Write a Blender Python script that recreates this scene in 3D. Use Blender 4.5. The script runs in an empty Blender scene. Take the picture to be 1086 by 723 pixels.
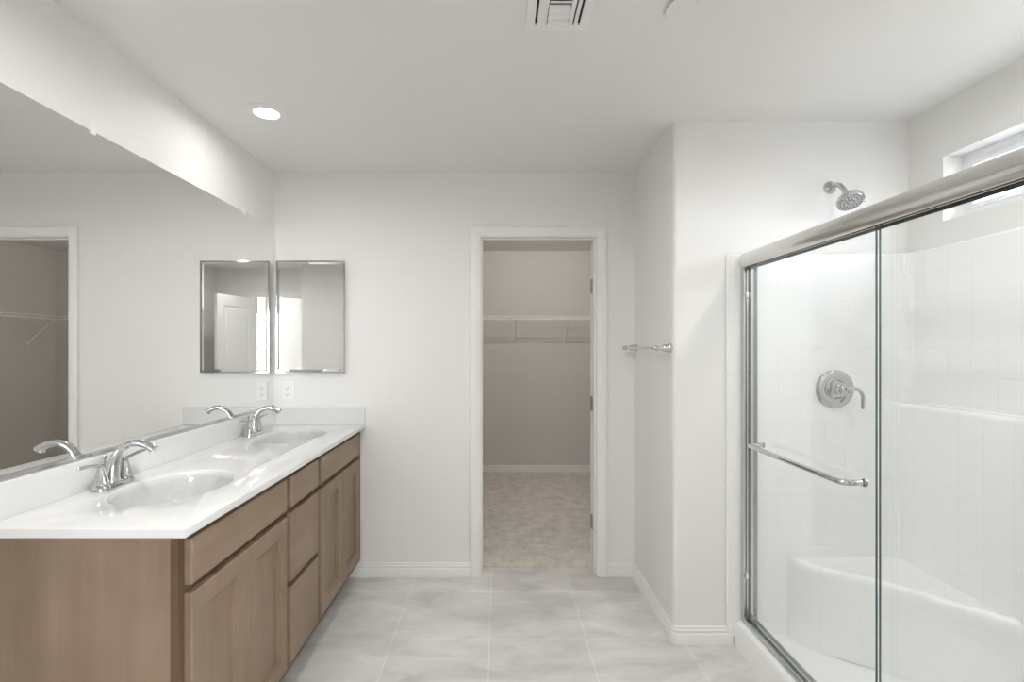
import bpy, bmesh, math, random
from mathutils import Vector, Matrix
random.seed(7)
PI = math.pi
C = bpy.context.scene.collection
SC = bpy.context.scene

# ------------------------------------------------------------------ camera / world / exposure
W_PX, H_PX, F_PX = 1086, 723, 525.0
cam_d = bpy.data.cameras.new('camera')
cam = bpy.data.objects.new('camera', cam_d); C.objects.link(cam)
cam_d.sensor_width = 36.0
cam_d.lens = 36.0 * F_PX / W_PX
cam.location = (0, 0, 1.383)
cam.rotation_euler = (PI / 2, 0, 0)
cam_d.shift_x = (543 - 528.3) / W_PX
cam_d.shift_y = (367.5 - 361.5) / W_PX
cam_d.clip_start = 0.01
SC.camera = cam

SKY = 27.0
CAN = 2.6
CLOSET = 4.5
world = bpy.data.worlds.new('sky'); SC.world = world
world.use_nodes = True
bg = world.node_tree.nodes['Background']
bg.inputs[0].default_value = (0.90, 0.95, 1.0, 1)
bg.inputs[1].default_value = SKY
_wt = world.node_tree            # bright overcast sky above the horizon, duller ground below it
_tc = _wt.nodes.new('ShaderNodeTexCoord'); _sx = _wt.nodes.new('ShaderNodeSeparateXYZ'); _cr = _wt.nodes.new('ShaderNodeValToRGB')
_ad = _wt.nodes.new('ShaderNodeMath'); _ad.operation = 'MULTIPLY_ADD'; _ad.inputs[1].default_value = 0.5; _ad.inputs[2].default_value = 0.5
_wt.links.new(_tc.outputs['Generated'], _sx.inputs[0]); _wt.links.new(_sx.outputs['Z'], _ad.inputs[0]); _wt.links.new(_ad.outputs[0], _cr.inputs[0])
_cr.color_ramp.elements[0].position = 0.485; _cr.color_ramp.elements[0].color = (0.17, 0.165, 0.155, 1)
_cr.color_ramp.elements[1].position = 0.515; _cr.color_ramp.elements[1].color = (0.90, 0.95, 1.0, 1)
_wt.links.new(_cr.outputs[0], bg.inputs[0])
SC.view_settings.view_transform = 'Standard'
SC.view_settings.look = 'None'
SC.view_settings.gamma = 1.0
SC.view_settings.exposure = 2.03
SC.view_settings.use_curve_mapping = False
SC.cycles.max_bounces = 16
SC.cycles.diffuse_bounces = 8
SC.cycles.glossy_bounces = 8
SC.cycles.transparent_max_bounces = 24
SC.cycles.caustics_reflective = True
SC.cycles.blur_glossy = 0.3
SC.cycles.sample_clamp_indirect = 12.0
SC.cycles.use_denoising = True

def portal(name, loc, rot, sx, sy):
    l = bpy.data.lights.new(name, 'AREA'); l.shape = 'RECTANGLE'; l.size = sx; l.size_y = sy
    l.cycles.is_portal = True
    o = bpy.data.objects.new(name, l); C.objects.link(o); o.location = loc; o.rotation_euler = rot
    o['kind'] = 'helper'

# ------------------------------------------------------------------ materials
def srgb(r, g, b):
    f = lambda c: ((c / 255 + 0.055) / 1.055) ** 2.4 if c > 10 else c / 255 / 12.92
    return (f(r), f(g), f(b), 1)

def mat(name, col, rough=0.5, metal=0.0, spec=0.5, coat=0.0):
    m = bpy.data.materials.new(name); m.use_nodes = True
    b = m.node_tree.nodes['Principled BSDF']
    b.inputs['Base Color'].default_value = col if len(col) == 4 else (*col, 1)
    b.inputs['Roughness'].default_value = rough
    b.inputs['Metallic'].default_value = metal
    b.inputs['Specular IOR Level'].default_value = spec
    b.inputs['Coat Weight'].default_value = coat
    b.inputs['Coat Roughness'].default_value = 0.05
    return m

class NT:
    def __init__(s, m): s.t = m.node_tree; s.b = s.t.nodes['Principled BSDF']
    def n(s, typ, **kw):
        n = s.t.nodes.new(typ)
        for k, v in kw.items():
            if hasattr(n, k): setattr(n, k, v)
            else: n.inputs[k.replace('_', ' ')].default_value = v
        return n
    def l(s, a, b): s.t.links.new(a, b)

def add_bump(m, scale, strength, dist=0.001, detail=2.0):
    k = NT(m)
    tc = k.n('ShaderNodeTexCoord'); no = k.n('ShaderNodeTexNoise', Scale=scale, Detail=detail)
    k.l(tc.outputs['Object'], no.inputs['Vector'])
    bp = k.n('ShaderNodeBump', Strength=strength, Distance=dist)
    k.l(no.outputs['Fac'], bp.inputs['Height']); k.l(bp.outputs['Normal'], k.b.inputs['Normal'])
    return m

M = {}
M['wall'] = add_bump(mat('wall_paint', (0.80, 0.792, 0.777), 0.55, spec=0.3), 130, 0.10, 0.002)
M['ceil'] = add_bump(mat('ceiling_paint', (0.79, 0.783, 0.768), 0.7, spec=0.2), 110, 0.12, 0.002)
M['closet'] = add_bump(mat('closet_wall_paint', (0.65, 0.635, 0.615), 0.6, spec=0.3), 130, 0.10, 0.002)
M['trim'] = mat('trim_paint', (0.83, 0.825, 0.81), 0.35)
M['door'] = mat('door_paint', (0.80, 0.80, 0.79), 0.4)
M['counter'] = mat('cultured_marble', (0.72, 0.72, 0.715), 0.12, coat=0.3)
M['basin'] = mat('basin_shaded_white', (0.62, 0.62, 0.615), 0.12, coat=0.3)  # counter white made greyer, putting the bowl's shade into its colour
M['acrylic'] = mat('white_acrylic', (0.86, 0.865, 0.86), 0.16, coat=0.2)
M['chrome'] = mat('chrome', (0.60, 0.605, 0.61), 0.05, 1.0)
M['nickel'] = mat('brushed_nickel', (0.72, 0.71, 0.69), 0.2, 1.0)
M['alu'] = mat('bright_aluminium', (0.62, 0.63, 0.63), 0.2, 1.0)
M['hinge'] = mat('satin_hinge', (0.42, 0.41, 0.40), 0.35, 1.0)
M['mirror'] = mat('mirror_silver', (0.87, 0.875, 0.865), 0.0, 1.0)
M['plastic'] = mat('white_plastic', (0.82, 0.82, 0.81), 0.3)
M['wire'] = mat('white_vinyl_wire', (0.87, 0.865, 0.85), 0.35)
M['dark'] = mat('dark_cavity', (0.03, 0.03, 0.03), 0.8)
M['nozzle'] = mat('nozzle_rubber', (0.16, 0.165, 0.17), 0.4)
M['vinyl'] = mat('white_window_vinyl', (0.85, 0.86, 0.87), 0.3)
M['toe'] = mat('toe_board', (0.13, 0.09, 0.065), 0.6)

def wood(name, light, dark, axis):
    m = mat(name, light, 0.42, spec=0.35); k = NT(m)
    tc = k.n('ShaderNodeTexCoord')
    mp = k.n('ShaderNodeMapping')
    sc = {'z': (26, 26, 2.2), 'y': (26, 2.2, 26)}[axis]
    mp.inputs['Scale'].default_value = sc
    k.l(tc.outputs['Object'], mp.inputs['Vector'])
    n1 = k.n('ShaderNodeTexNoise', Scale=1.0, Detail=5.0, Roughness=0.6)
    k.l(mp.outputs['Vector'], n1.inputs['Vector'])
    n2 = k.n('ShaderNodeTexNoise', Scale=5.0, Detail=2.0)
    k.l(tc.outputs['Object'], n2.inputs['Vector'])
    ad = k.n('ShaderNodeMath', operation='ADD')
    k.l(n1.outputs['Fac'], ad.inputs[0]); k.l(n2.outputs['Fac'], ad.inputs[1])
    cr = k.n('ShaderNodeValToRGB')
    cr.color_ramp.elements[0].position = 0.36; cr.color_ramp.elements[0].color = dark
    cr.color_ramp.elements[1].position = 0.64; cr.color_ramp.elements[1].color = light
    hv = k.n('ShaderNodeMath', operation='MULTIPLY'); hv.inputs[1].default_value = 0.5
    k.l(ad.outputs[0], hv.inputs[0]); k.l(hv.outputs[0], cr.inputs['Fac'])
    k.l(cr.outputs['Color'], k.b.inputs['Base Color'])
    return m
M['wood'] = wood('stained_wood', srgb(144, 124, 105), srgb(128, 108, 90), 'z')
M['woodh'] = wood('stained_wood_level_grain', srgb(144, 124, 105), srgb(128, 108, 90), 'y')
M['frame'] = wood('stained_wood_frame_gap_shade', srgb(103, 81, 64), srgb(88, 67, 51), 'z')  # brown stile tone, darkened further for the shadow in the door gaps

def tile_floor():
    m = mat('porcelain_floor_tile', (0.5, 0.49, 0.47), 0.33, spec=0.45); k = NT(m)
    tc = k.n('ShaderNodeTexCoord'); mp = k.n('ShaderNodeMapping')
    mp.inputs['Location'].default_value = (0.041, -2.795 + 0.457 * 10, 0)
    k.l(tc.outputs['Object'], mp.inputs['Vector'])
    br = k.n('ShaderNodeTexBrick'); br.offset = 0; br.squash = 1
    br.inputs['Scale'].default_value = 1; br.inputs['Brick Width'].default_value = 0.457
    br.inputs['Row Height'].default_value = 0.457; br.inputs['Mortar Size'].default_value = 0.0022
    br.inputs['Mortar Smooth'].default_value = 0.1; br.inputs['Bias'].default_value = 0
    br.inputs['Color1'].default_value = (0.62, 0.612, 0.595, 1); br.inputs['Color2'].default_value = (0.66, 0.652, 0.635, 1)
    br.inputs['Mortar'].default_value = (0.77, 0.76, 0.745, 1)
    k.l(mp.outputs['Vector'], br.inputs['Vector'])
    mp2 = k.n('ShaderNodeMapping'); mp2.inputs['Rotation'].default_value = (0, 0, 0.9); mp2.inputs['Scale'].default_value = (1.0, 2.4, 1)
    k.l(tc.outputs['Object'], mp2.inputs['Vector'])
    n1 = k.n('ShaderNodeTexNoise', Scale=2.6, Detail=7.0, Roughness=0.62, Distortion=0.7)
    k.l(mp2.outputs['Vector'], n1.inputs['Vector'])
    cr = k.n('ShaderNodeValToRGB')
    cr.color_ramp.elements[0].position = 0.32; cr.color_ramp.elements[0].color = (0.80, 0.80, 0.80, 1)
    cr.color_ramp.elements[1].position = 0.68; cr.color_ramp.elements[1].color = (1.16, 1.16, 1.15, 1)
    k.l(n1.outputs['Fac'], cr.inputs['Fac'])
    mx = k.n('ShaderNodeMix'); mx.data_type = 'RGBA'; mx.blend_type = 'MULTIPLY'; mx.inputs['Factor'].default_value = 1
    k.l(br.outputs['Color'], mx.inputs['A']); k.l(cr.outputs['Color'], mx.inputs['B'])
    k.l(mx.outputs['Result'], k.b.inputs['Base Color'])
    bp = k.n('ShaderNodeBump', Strength=0.4, Distance=0.001); bp.invert = True
    k.l(br.outputs['Fac'], bp.inputs['Height']); k.l(bp.outputs['Normal'], k.b.inputs['Normal'])
    return m
M['tile'] = tile_floor()

def carpet():
    m = mat('cut_pile_carpet', (0.33, 0.3, 0.27), 0.95, spec=0.1); k = NT(m)
    tc = k.n('ShaderNodeTexCoord')
    n1 = k.n('ShaderNodeTexNoise', Scale=9.0, Detail=9.0, Roughness=0.78, Distortion=0.15)
    n2 = k.n('ShaderNodeTexNoise', Scale=150.0, Detail=3.0, Roughness=0.7)
    for n in (n1, n2): k.l(tc.outputs['Object'], n.inputs['Vector'])
    ad = k.n('ShaderNodeMath', operation='ADD'); k.l(n1.outputs['Fac'], ad.inputs[0]); k.l(n2.outputs['Fac'], ad.inputs[1])
    hv = k.n('ShaderNodeMath', operation='MULTIPLY'); hv.inputs[1].default_value = 0.5; k.l(ad.outputs[0], hv.inputs[0])
    cr = k.n('ShaderNodeValToRGB')
    cr.color_ramp.elements[0].position = 0.38; cr.color_ramp.elements[0].color = (0.44, 0.41, 0.375, 1)
    cr.color_ramp.elements[1].position = 0.62; cr.color_ramp.elements[1].color = (0.86, 0.82, 0.77, 1)
    k.l(hv.outputs[0], cr.inputs['Fac']); k.l(cr.outputs['Color'], k.b.inputs['Base Color'])
    bp = k.n('ShaderNodeBump', Strength=0.7, Distance=0.005); k.l(n2.outputs['Fac'], bp.inputs['Height'])
    k.l(bp.outputs['Normal'], k.b.inputs['Normal'])
    return m
M['carpet'] = carpet()

def surround_mat():
    m = mat('tile_pattern_acrylic', (0.86, 0.865, 0.86), 0.16, coat=0.2); k = NT(m)
    uv = k.n('ShaderNodeUVMap'); mp = k.n('ShaderNodeMapping')
    mp.inputs['Location'].default_value = (0.0, -1.713 + 0.1138 * 20, 0)
    k.l(uv.outputs['UV'], mp.inputs['Vector'])
    br = k.n('ShaderNodeTexBrick'); br.offset = 0; br.squash = 1
    br.inputs['Scale'].default_value = 1; br.inputs['Brick Width'].default_value = 0.1085
    br.inputs['Row Height'].default_value = 0.1138; br.inputs['Mortar Size'].default_value = 0.0028
    br.inputs['Mortar Smooth'].default_value = 1.0
    k.l(mp.outputs['Vector'], br.inputs['Vector'])
    bp = k.n('ShaderNodeBump', Strength=0.42, Distance=0.0022); bp.invert = True
    k.l(br.outputs['Fac'], bp.inputs['Height']); k.l(bp.outputs['Normal'], k.b.inputs['Normal'])
    return m
M['surround'] = surround_mat()

def thin_glass(name, tint):
    m = bpy.data.materials.new(name); m.use_nodes = True
    t = m.node_tree; t.nodes.clear()
    out = t.nodes.new('ShaderNodeOutputMaterial'); mx = t.nodes.new('ShaderNodeMixShader')
    tr = t.nodes.new('ShaderNodeBsdfTransparent'); gl = t.nodes.new('ShaderNodeBsdfGlossy')
    ge = t.nodes.new('ShaderNodeNewGeometry'); dt = t.nodes.new('ShaderNodeVectorMath'); dt.operation = 'DOT_PRODUCT'
    t.links.new(ge.outputs['Normal'], dt.inputs[0]); t.links.new(ge.outputs['Incoming'], dt.inputs[1])
    def mt(op, a, b=None):
        n = t.nodes.new('ShaderNodeMath'); n.operation = op
        for i, q in enumerate((a, b)):
            if q is None: continue
            if isinstance(q, (int, float)): n.inputs[i].default_value = q
            else: t.links.new(q, n.inputs[i])
        return n.outputs[0]
    c = mt('ABSOLUTE', dt.outputs['Value'])          # Schlick reflectance, the same from both faces of the sheet
    fr = mt('ADD', mt('MULTIPLY', mt('POWER', mt('SUBTRACT', 1.0, c), 5.0), 0.96), 0.04)
    tr.inputs['Color'].default_value = (*tint, 1); gl.inputs['Roughness'].default_value = 0.0
    gl.inputs['Color'].default_value = (0.95, 0.97, 0.97, 1)
    t.links.new(fr, mx.inputs[0]); t.links.new(tr.outputs[0], mx.inputs[1]); t.links.new(gl.outputs[0], mx.inputs[2])
    t.links.new(mx.outputs[0], out.inputs[0])
    return m
M['glass'] = thin_glass('shower_glass', (0.986, 0.992, 0.990))
M['pane'] = thin_glass('window_glass', (0.98, 0.985, 0.985))
M['dimmed'] = thin_glass('dimmed_window_glass', (0.35, 0.36, 0.37))  # tint added to weaken the daylight coming through the shower window
M['edge'] = mat('glass_edge', (0.09, 0.14, 0.15), 0.1)

def emit(name, col, s):
    m = bpy.data.materials.new(name); m.use_nodes = True
    t = m.node_tree; t.nodes.clear()
    out = t.nodes.new('ShaderNodeOutputMaterial'); e = t.nodes.new('ShaderNodeEmission')
    e.inputs[0].default_value = (*col, 1); e.inputs[1].default_value = s
    t.links.new(e.outputs[0], out.inputs[0]); return m
M['lens'] = emit('lit_lens', (1.0, 0.975, 0.94), 4.0)
M['closet_lens'] = emit('lit_closet_lens', (1.0, 0.90, 0.78), 4.0)

# ------------------------------------------------------------------ mesh helpers
def box(bm, x0, x1, y0, y1, z0, z1, bev=0.0, seg=2):
    vs = [bm.verts.new((x, y, z)) for z in (z0, z1) for y in (y0, y1) for x in (x0, x1)]
    fs = [bm.faces.new([vs[i] for i in f]) for f in ((0, 2, 3, 1), (4, 5, 7, 6), (0, 1, 5, 4), (2, 6, 7, 3), (0, 4, 6, 2), (1, 3, 7, 5))]
    if bev:
        es = list({e for f in fs for e in f.edges})
        bmesh.ops.bevel(bm, geom=es, offset=bev, segments=seg, profile=0.5, affect='EDGES')
    return bm

def newbox(*a, **k): return box(bmesh.new(), *a, **k)

def panel(bm, axis, p0, p1, u0, u1, z0, z1, holes=()):
    """slab between p0 and p1 on axis ('x' or 'y'), spanning u,z, with rectangular openings (u0,u1,z0,z1)"""
    us = sorted({u0, u1, *[h[0] for h in holes], *[h[1] for h in holes]}); us = [u for u in us if u0 <= u <= u1]
    zs = sorted({z0, z1, *[h[2] for h in holes], *[h[3] for h in holes]}); zs = [z for z in zs if z0 <= z <= z1]
    def solid(i, j):
        if i < 0 or j < 0 or i >= len(us) - 1 or j >= len(zs) - 1: return False
        uc, zc = (us[i] + us[i + 1]) / 2, (zs[j] + zs[j + 1]) / 2
        return not any(h[0] < uc < h[1] and h[2] < zc < h[3] for h in holes)
    cache = {}
    def v(p, u, z):
        key = (p, u, z)
        if key not in cache: cache[key] = bm.verts.new((p, u, z) if axis == 'x' else (u, p, z))
        return cache[key]
    for i in range(len(us) - 1):
        for j in range(len(zs) - 1):
            if not solid(i, j): continue
            a, b, c, d = us[i], us[i + 1], zs[j], zs[j + 1]
            for p in (p0, p1): bm.faces.new([v(p, a, c), v(p, b, c), v(p, b, d), v(p, a, d)])
            if not solid(i - 1, j): bm.faces.new([v(p0, a, c), v(p1, a, c), v(p1, a, d), v(p0, a, d)])
            if not solid(i + 1, j): bm.faces.new([v(p0, b, c), v(p1, b, c), v(p1, b, d), v(p0, b, d)])
            if not solid(i, j - 1): bm.faces.new([v(p0, a, c), v(p1, a, c), v(p1, b, c), v(p0, b, c)])
            if not solid(i, j + 1): bm.faces.new([v(p0, a, d), v(p1, a, d), v(p1, b, d), v(p0, b, d)])
    return bm

def bridge(bm, loops, closed=True, caps=True):
    for A, B in zip(loops, loops[1:]):
        n = len(A)
        for i in range(n if closed else n - 1):
            j = (i + 1) % n
            bm.faces.new([A[i], A[j], B[j], B[i]])
    if caps and closed:
        bm.faces.new(loops[0]); bm.faces.new(loops[-1])

def sweep(bm, path, prof, e1, e2, e3, flip=1, closed=False):
    """sweep profile (a = across in the path plane, b = along e3) along a mitred path given in e1,e2 coordinates + base"""
    n = len(path); loops = []
    for i, p in enumerate(path):
        def d(a, b):
            v = Vector((b[0] - a[0], b[1] - a[1])); return v.normalized()
        if closed:
            d0 = d(path[i - 1], p); d1 = d(p, path[(i + 1) % n])
        else:
            d0 = d(path[max(i - 1, 0)], path[max(i, 1)]) if i > 0 else d(path[0], path[1])
            d1 = d(p, path[i + 1]) if i < n - 1 else d0
        n0 = Vector((-d0.y, d0.x)) * flip; n1 = Vector((-d1.y, d1.x)) * flip
        m = (n0 + n1); m = m / max(m.dot(n0), 0.2)
        loop = []
        for a, b in prof:
            q = Vector(p) + m * a
            loop.append(bm.verts.new(e1 * q.x + e2 * q.y + e3 * b))
        loops.append(loop)
    if closed: loops.append(loops[0])
    bridge(bm, loops, True, caps=not closed)
    return bm

X, Y, Z = Vector((1, 0, 0)), Vector((0, 1, 0)), Vector((0, 0, 1))

def tube(bm, pts, radii, seg=12, flat=None, caps=True):
    """round (or flattened) tube along pts; radii a number or a list; flat = list of (scale_u, scale_v)"""
    pts = [Vector(p) for p in pts]; n = len(pts)
    if not isinstance(radii, (list, tuple)): radii = [radii] * n
    t0 = (pts[1] - pts[0]).normalized()
    up = Z if abs(t0.z) < 0.9 else X
    u = t0.cross(up).normalized(); loops = []; tp = t0
    for i in range(n):
        t = ((pts[min(i + 1, n - 1)] - pts[max(i - 1, 0)])).normalized()
        q = tp.rotation_difference(t); u = (q @ u).normalized(); u = (u - t * u.dot(t)).normalized(); v = t.cross(u); tp = t
        su, sv = flat[i] if flat else (1, 1)
        loops.append([bm.verts.new(pts[i] + u * (math.cos(k * 2 * PI / seg) * radii[i] * su) + v * (math.sin(k * 2 * PI / seg) * radii[i] * sv)) for k in range(seg)])
    bridge(bm, loops, True, caps)
    return bm

def spline(pts, n=6):
    pts = [Vector(p) for p in pts]; out = []
    for i in range(len(pts) - 1):
        p0 = pts[max(i - 1, 0)]; p1 = pts[i]; p2 = pts[i + 1]; p3 = pts[min(i + 2, len(pts) - 1)]
        for k in range(n):
            t = k / n
            out.append(0.5 * ((2 * p1) + (p2 - p0) * t + (2 * p0 - 5 * p1 + 4 * p2 - p3) * t * t + (-p0 + 3 * p1 - 3 * p2 + p3) * t ** 3))
    out.append(pts[-1]); return out

def lathe(bm, prof, org, axis, seg=32, caps=True):
    """prof = [(r, h)] around axis from org"""
    a = Vector(axis).normalized(); u = a.cross(Z if abs(a.z) < 0.9 else X).normalized(); v = a.cross(u); o = Vector(org)
    loops = [[bm.verts.new(o + a * h + (u * math.cos(k * 2 * PI / seg) + v * math.sin(k * 2 * PI / seg)) * max(r, 1e-4)) for k in range(seg)] for r, h in prof]
    bridge(bm, loops, True, caps)
    return bm

def obj(name, bm, m, parent=None, smooth=False, origin=None):
    bmesh.ops.recalc_face_normals(bm, faces=bm.faces)
    org = Vector(origin) if origin is not None else (Vector(parent['_o']) if parent is not None and '_o' in parent else Vector((0, 0, 0)))
    if org.length: bmesh.ops.translate(bm, verts=bm.verts, vec=-org)
    me = bpy.data.meshes.new(name); bm.to_mesh(me); bm.free()
    for x in (m if isinstance(m, (list, tuple)) else [m]): me.materials.append(x)
    o = bpy.data.objects.new(name, me); C.objects.link(o)
    if smooth:
        for p in me.polygons: p.use_smooth = True
        if smooth is not True:
            md = None
            me.set_sharp_from_angle(angle=math.radians(smooth))
    if parent is not None:
        o.parent = parent
        o['_o'] = list(org)
    else:
        o.location = org
    return o

def thing(name, label, cat, loc, group=None):
    o = bpy.data.objects.new(name, None); C.objects.link(o); o.empty_display_size = 0.05
    o.location = loc; o['_o'] = list(loc); o['label'] = label; o['category'] = cat
    if group: o['group'] = group
    return o

def tag(o, label, cat, group=None, kind=None):
    o['label'] = label; o['category'] = cat
    if group: o['group'] = group
    if kind: o['kind'] = kind
    return o

def struct(name, bm, m, label=None, cat=None, smooth=False):
    o = obj(name, bm, m, None, smooth); o['kind'] = 'structure'
    if label: o['label'] = label; o['category'] = cat
    return o

def copy_tree(o, parent=None):
    c = o.copy(); C.objects.link(c)
    if parent is not None: c.parent = parent
    for ch in list(o.children): copy_tree(ch, c)
    return c

# ------------------------------------------------------------------ dimensions
XL, XS, XR = -1.354, 0.819, 1.914          # left wall, short return wall, shower side wall
YB, YS = 2.987, 2.31                       # wall with the closet door, shower end wall
YN, YR = 0.786, -0.75                      # shower near end, rear wall
HC = 2.435
DX0, DX1, DH = -0.120, 0.610, 2.060        # closet doorway
YC, CX0, CX1 = 5.44, -0.9, 2.17            # closet
YJ = YB + 0.115
RX0, RX1 = -0.09, 0.616                     # rear doorway
BX0, BX1, BY = -1.8, 3.2, -4.3             # bedroom

# ------------------------------------------------------------------ room shell
struct('floor', newbox(XL - 0.1, XR + 0.1, YR - 0.06, YJ, -0.1, 0.0), M['tile'], 'large square grey porcelain floor tiles of the bathroom', 'floor')
bm = newbox(CX0, CX1, YJ, YC, -0.1, 0.008)
struct('floor_closet', bm, M['carpet'], 'mottled taupe carpet of the closet', 'carpet')
struct('floor_bedroom', newbox(BX0, BX1, BY, YR - 0.06, -0.1, 0.006), M['carpet'], 'carpet of the room behind the entry door', 'carpet')
struct('ceiling', newbox(XL - 0.1, XR + 0.1, YR - 0.12, YB, HC, HC + 0.1), M['ceil'], 'flat white bathroom ceiling', 'ceiling')
struct('ceiling_closet', newbox(CX0 - 0.1, CX1 + 0.1, YB, YC + 0.1, HC, HC + 0.1), M['ceil'], 'flat white closet ceiling', 'ceiling')
struct('ceiling_bedroom', newbox(BX0 - 0.1, BX1 + 0.1, BY - 0.1, YR - 0.12, HC, HC + 0.1), M['ceil'], 'flat ceiling beyond the entry door', 'ceiling')
struct('wall_left', newbox(XL - 0.12, XL, YR, YB, 0, HC), M['wall'], 'long white wall above the vanity', 'wall')
struct('wall_back', panel(bmesh.new(), 'y', YB, YJ, XL - 0.12, CX1 + 0.1, 0, HC, [(DX0, DX1, -1, DH)]), M['wall'], 'white wall with the closet doorway', 'wall')
# return wall with a rounded outer corner
bm = bmesh.new(); R = 0.02
plan = [(XS, YB)] + [(XS + R - R * math.cos(t), YS + R - R * math.sin(t)) for t in [PI / 2 * k / 6 for k in range(7)]] + [(XR + 0.12, YS), (XR + 0.12, YB)]
bridge(bm, [[bm.verts.new((x, y, z)) for x, y in plan] for z in (0, HC)])
struct('wall_shower_end', bm, M['wall'], 'white return wall and shower end wall with rounded corner', 'wall', smooth=30)
WY0, WY1, WZ0, WZ1 = 0.91, 2.13, 1.923, 2.20
struct('wall_right', panel(bmesh.new(), 'x', XR, XR + 0.12, YN - 0.12, YS, 0, HC, [(WY0, WY1, WZ0, WZ1)]), M['wall'], 'white wall with the high shower window', 'wall')
struct('wall_shower_near', newbox(1.10, XR, YN - 0.12, YN, 0, HC), M['wall'], 'white wall at the near end of the shower', 'wall')
struct('wall_entry_side', newbox(1.10, 1.22, YR, YN - 0.12, 0, HC), M['wall'], 'white wall beside the entry door', 'wall')
struct('wall_rear', panel(bmesh.new(), 'y', YR - 0.12, YR, BX0 - 0.1, 1.22, 0, HC, [(RX0, RX1, -1, DH)]), M['wall'], 'white wall with the entry doorway', 'wall')
struct('wall_entry_jog', newbox(XL, -0.205, YR, -0.36, 0, HC), M['wall'], 'white projecting wall left of the entry doorway', 'wall')
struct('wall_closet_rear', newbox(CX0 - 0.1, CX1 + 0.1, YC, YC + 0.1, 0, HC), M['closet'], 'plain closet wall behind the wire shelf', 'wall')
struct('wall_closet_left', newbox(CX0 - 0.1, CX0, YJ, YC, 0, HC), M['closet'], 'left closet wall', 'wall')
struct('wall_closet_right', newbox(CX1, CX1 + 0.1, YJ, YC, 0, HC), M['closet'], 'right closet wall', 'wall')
struct('wall_bedroom_left', newbox(BX0 - 0.1, BX0, BY, YR - 0.12, 0, HC), M['wall'], 'left wall beyond the entry door', 'wall')
struct('wall_bedroom_right', newbox(BX1, BX1 + 0.1, BY, YR - 0.12, 0, HC), M['wall'], 'right wall beyond the entry door', 'wall')
struct('wall_bedroom_near', newbox(1.22, BX1 + 0.1, YR - 0.12, YR, 0, HC), M['wall'], 'wall beyond the entry door, near side', 'wall')
VX0, VX1, VZ0, VZ1 = 1.75, 3.05, 0.6, 2.15
struct('wall_bedroom_rear', panel(bmesh.new(), 'y', BY - 0.12, BY, BX0, BX1, 0, HC, [(VX0, VX1, VZ0, VZ1)]), M['wall'], 'window wall beyond the entry door', 'wall')

# windows
def window(name, axis, p, u0, u1, z0, z1, fw, mull, label):
    w = thing(name, label, 'window', (p, (u0 + u1) / 2, z0) if axis == 'x' else ((u0 + u1) / 2, p, z0)); w['kind'] = 'structure'
    m = (u0 + u1) / 2
    holes = [(u0 + fw, m - fw * 0.5, z0 + fw, z1 - fw), (m + fw * 0.5, u1 - fw, z0 + fw, z1 - fw)] if mull else [(u0 + fw, u1 - fw, z0 + fw, z1 - fw)]
    obj('window_frame', panel(bmesh.new(), axis, p - 0.02, p + 0.02, u0, u1, z0, z1, holes), M['vinyl'], w)
    for h in holes:
        f2 = fw * 0.45
        obj('sash', panel(bmesh.new(), axis, p - 0.03, p + 0.01, h[0], h[1], h[2], h[3], [(h[0] + f2, h[1] - f2, h[2] + f2, h[3] - f2)]), M['vinyl'], w)
        obj('pane', panel(bmesh.new(), axis, p - 0.003, p + 0.003, h[0] + f2, h[1] - f2, h[2] + f2, h[3] - f2), M['dimmed'] if axis == 'x' else M['pane'], w)
window('window_1', 'x', XR + 0.102, WY0, WY1, WZ0, WZ1, 0.04, False, 'high narrow white framed window above the shower')
window('window_2', 'y', BY - 0.08, VX0, VX1, VZ0, VZ1, 0.05, True, 'wide bedroom window beyond the entry door')
portal('window_portal', (XR + 0.125, (WY0 + WY1) / 2, (WZ0 + WZ1) / 2), (0, PI / 2, 0), WZ1 - WZ0, WY1 - WY0)
portal('window_portal', ((VX0 + VX1) / 2, BY - 0.13, (VZ0 + VZ1) / 2), (PI / 2, 0, 0), VX1 - VX0, VZ1 - VZ0)
for l in [o for o in C.objects if o.type == 'LIGHT']:
    pass

t = thing('window_blind', 'white slatted blind in the bedroom window, seen reflected in mirrors', 'blind', ((VX0 + VX1) / 2, BY, VZ1))
obj('head_rail', newbox(VX0 + 0.01, VX1 - 0.01, BY - 0.045, BY - 0.005, VZ1 - 0.045, VZ1 - 0.002), M['vinyl'], t)
bm = bmesh.new()
for i in range(29):
    z = VZ1 - 0.075 - i * 0.05
    L = [[bm.verts.new((x, BY - 0.025 + p, z + q)) for p, q in ((-0.022, -0.008), (0, 0.002), (0.022, 0.008), (0.022, 0.0095), (0, 0.004), (-0.022, -0.0065))] for x in (VX0 + 0.012, VX1 - 0.012)]
    bridge(bm, L)
obj('slats', bm, M['vinyl'], t)

# baseboards
BP = [(0, 0), (0.0145, 0), (0.0145, 0.046), (0.0135, 0.049), (0.0095, 0.0515), (0.0115, 0.055), (0.0115, 0.065), (0.0075, 0.068), (0.0085, 0.072), (0.0055, 0.080), (0, 0.082)]
def baseboard(name, path, flip, label):
    struct(name, sweep(bmesh.new(), path, BP, X, Y, Z, flip), M['trim'], label, 'baseboard', smooth=35)
CW = 0.058
baseboard('baseboard_back', [(-0.905, YB), (DX0 + 0.010 - CW, YB)], -1, 'white baseboard between vanity and closet door')
rc = [(XS + R - R * math.cos(t), YS + R - R * math.sin(t)) for t in [PI / 2 * k / 4 for k in range(5)]]
baseboard('baseboard_right', [(DX1 - 0.010 + CW, YB), (XS, YB)] + rc + [(1.092, YS)], -1, 'white baseboard round the return wall')
baseboard('baseboard_closet', [(CX0, YC), (CX1, YC), (CX1, YJ + 0.05)], -1, 'white baseboard in the closet')
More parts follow.
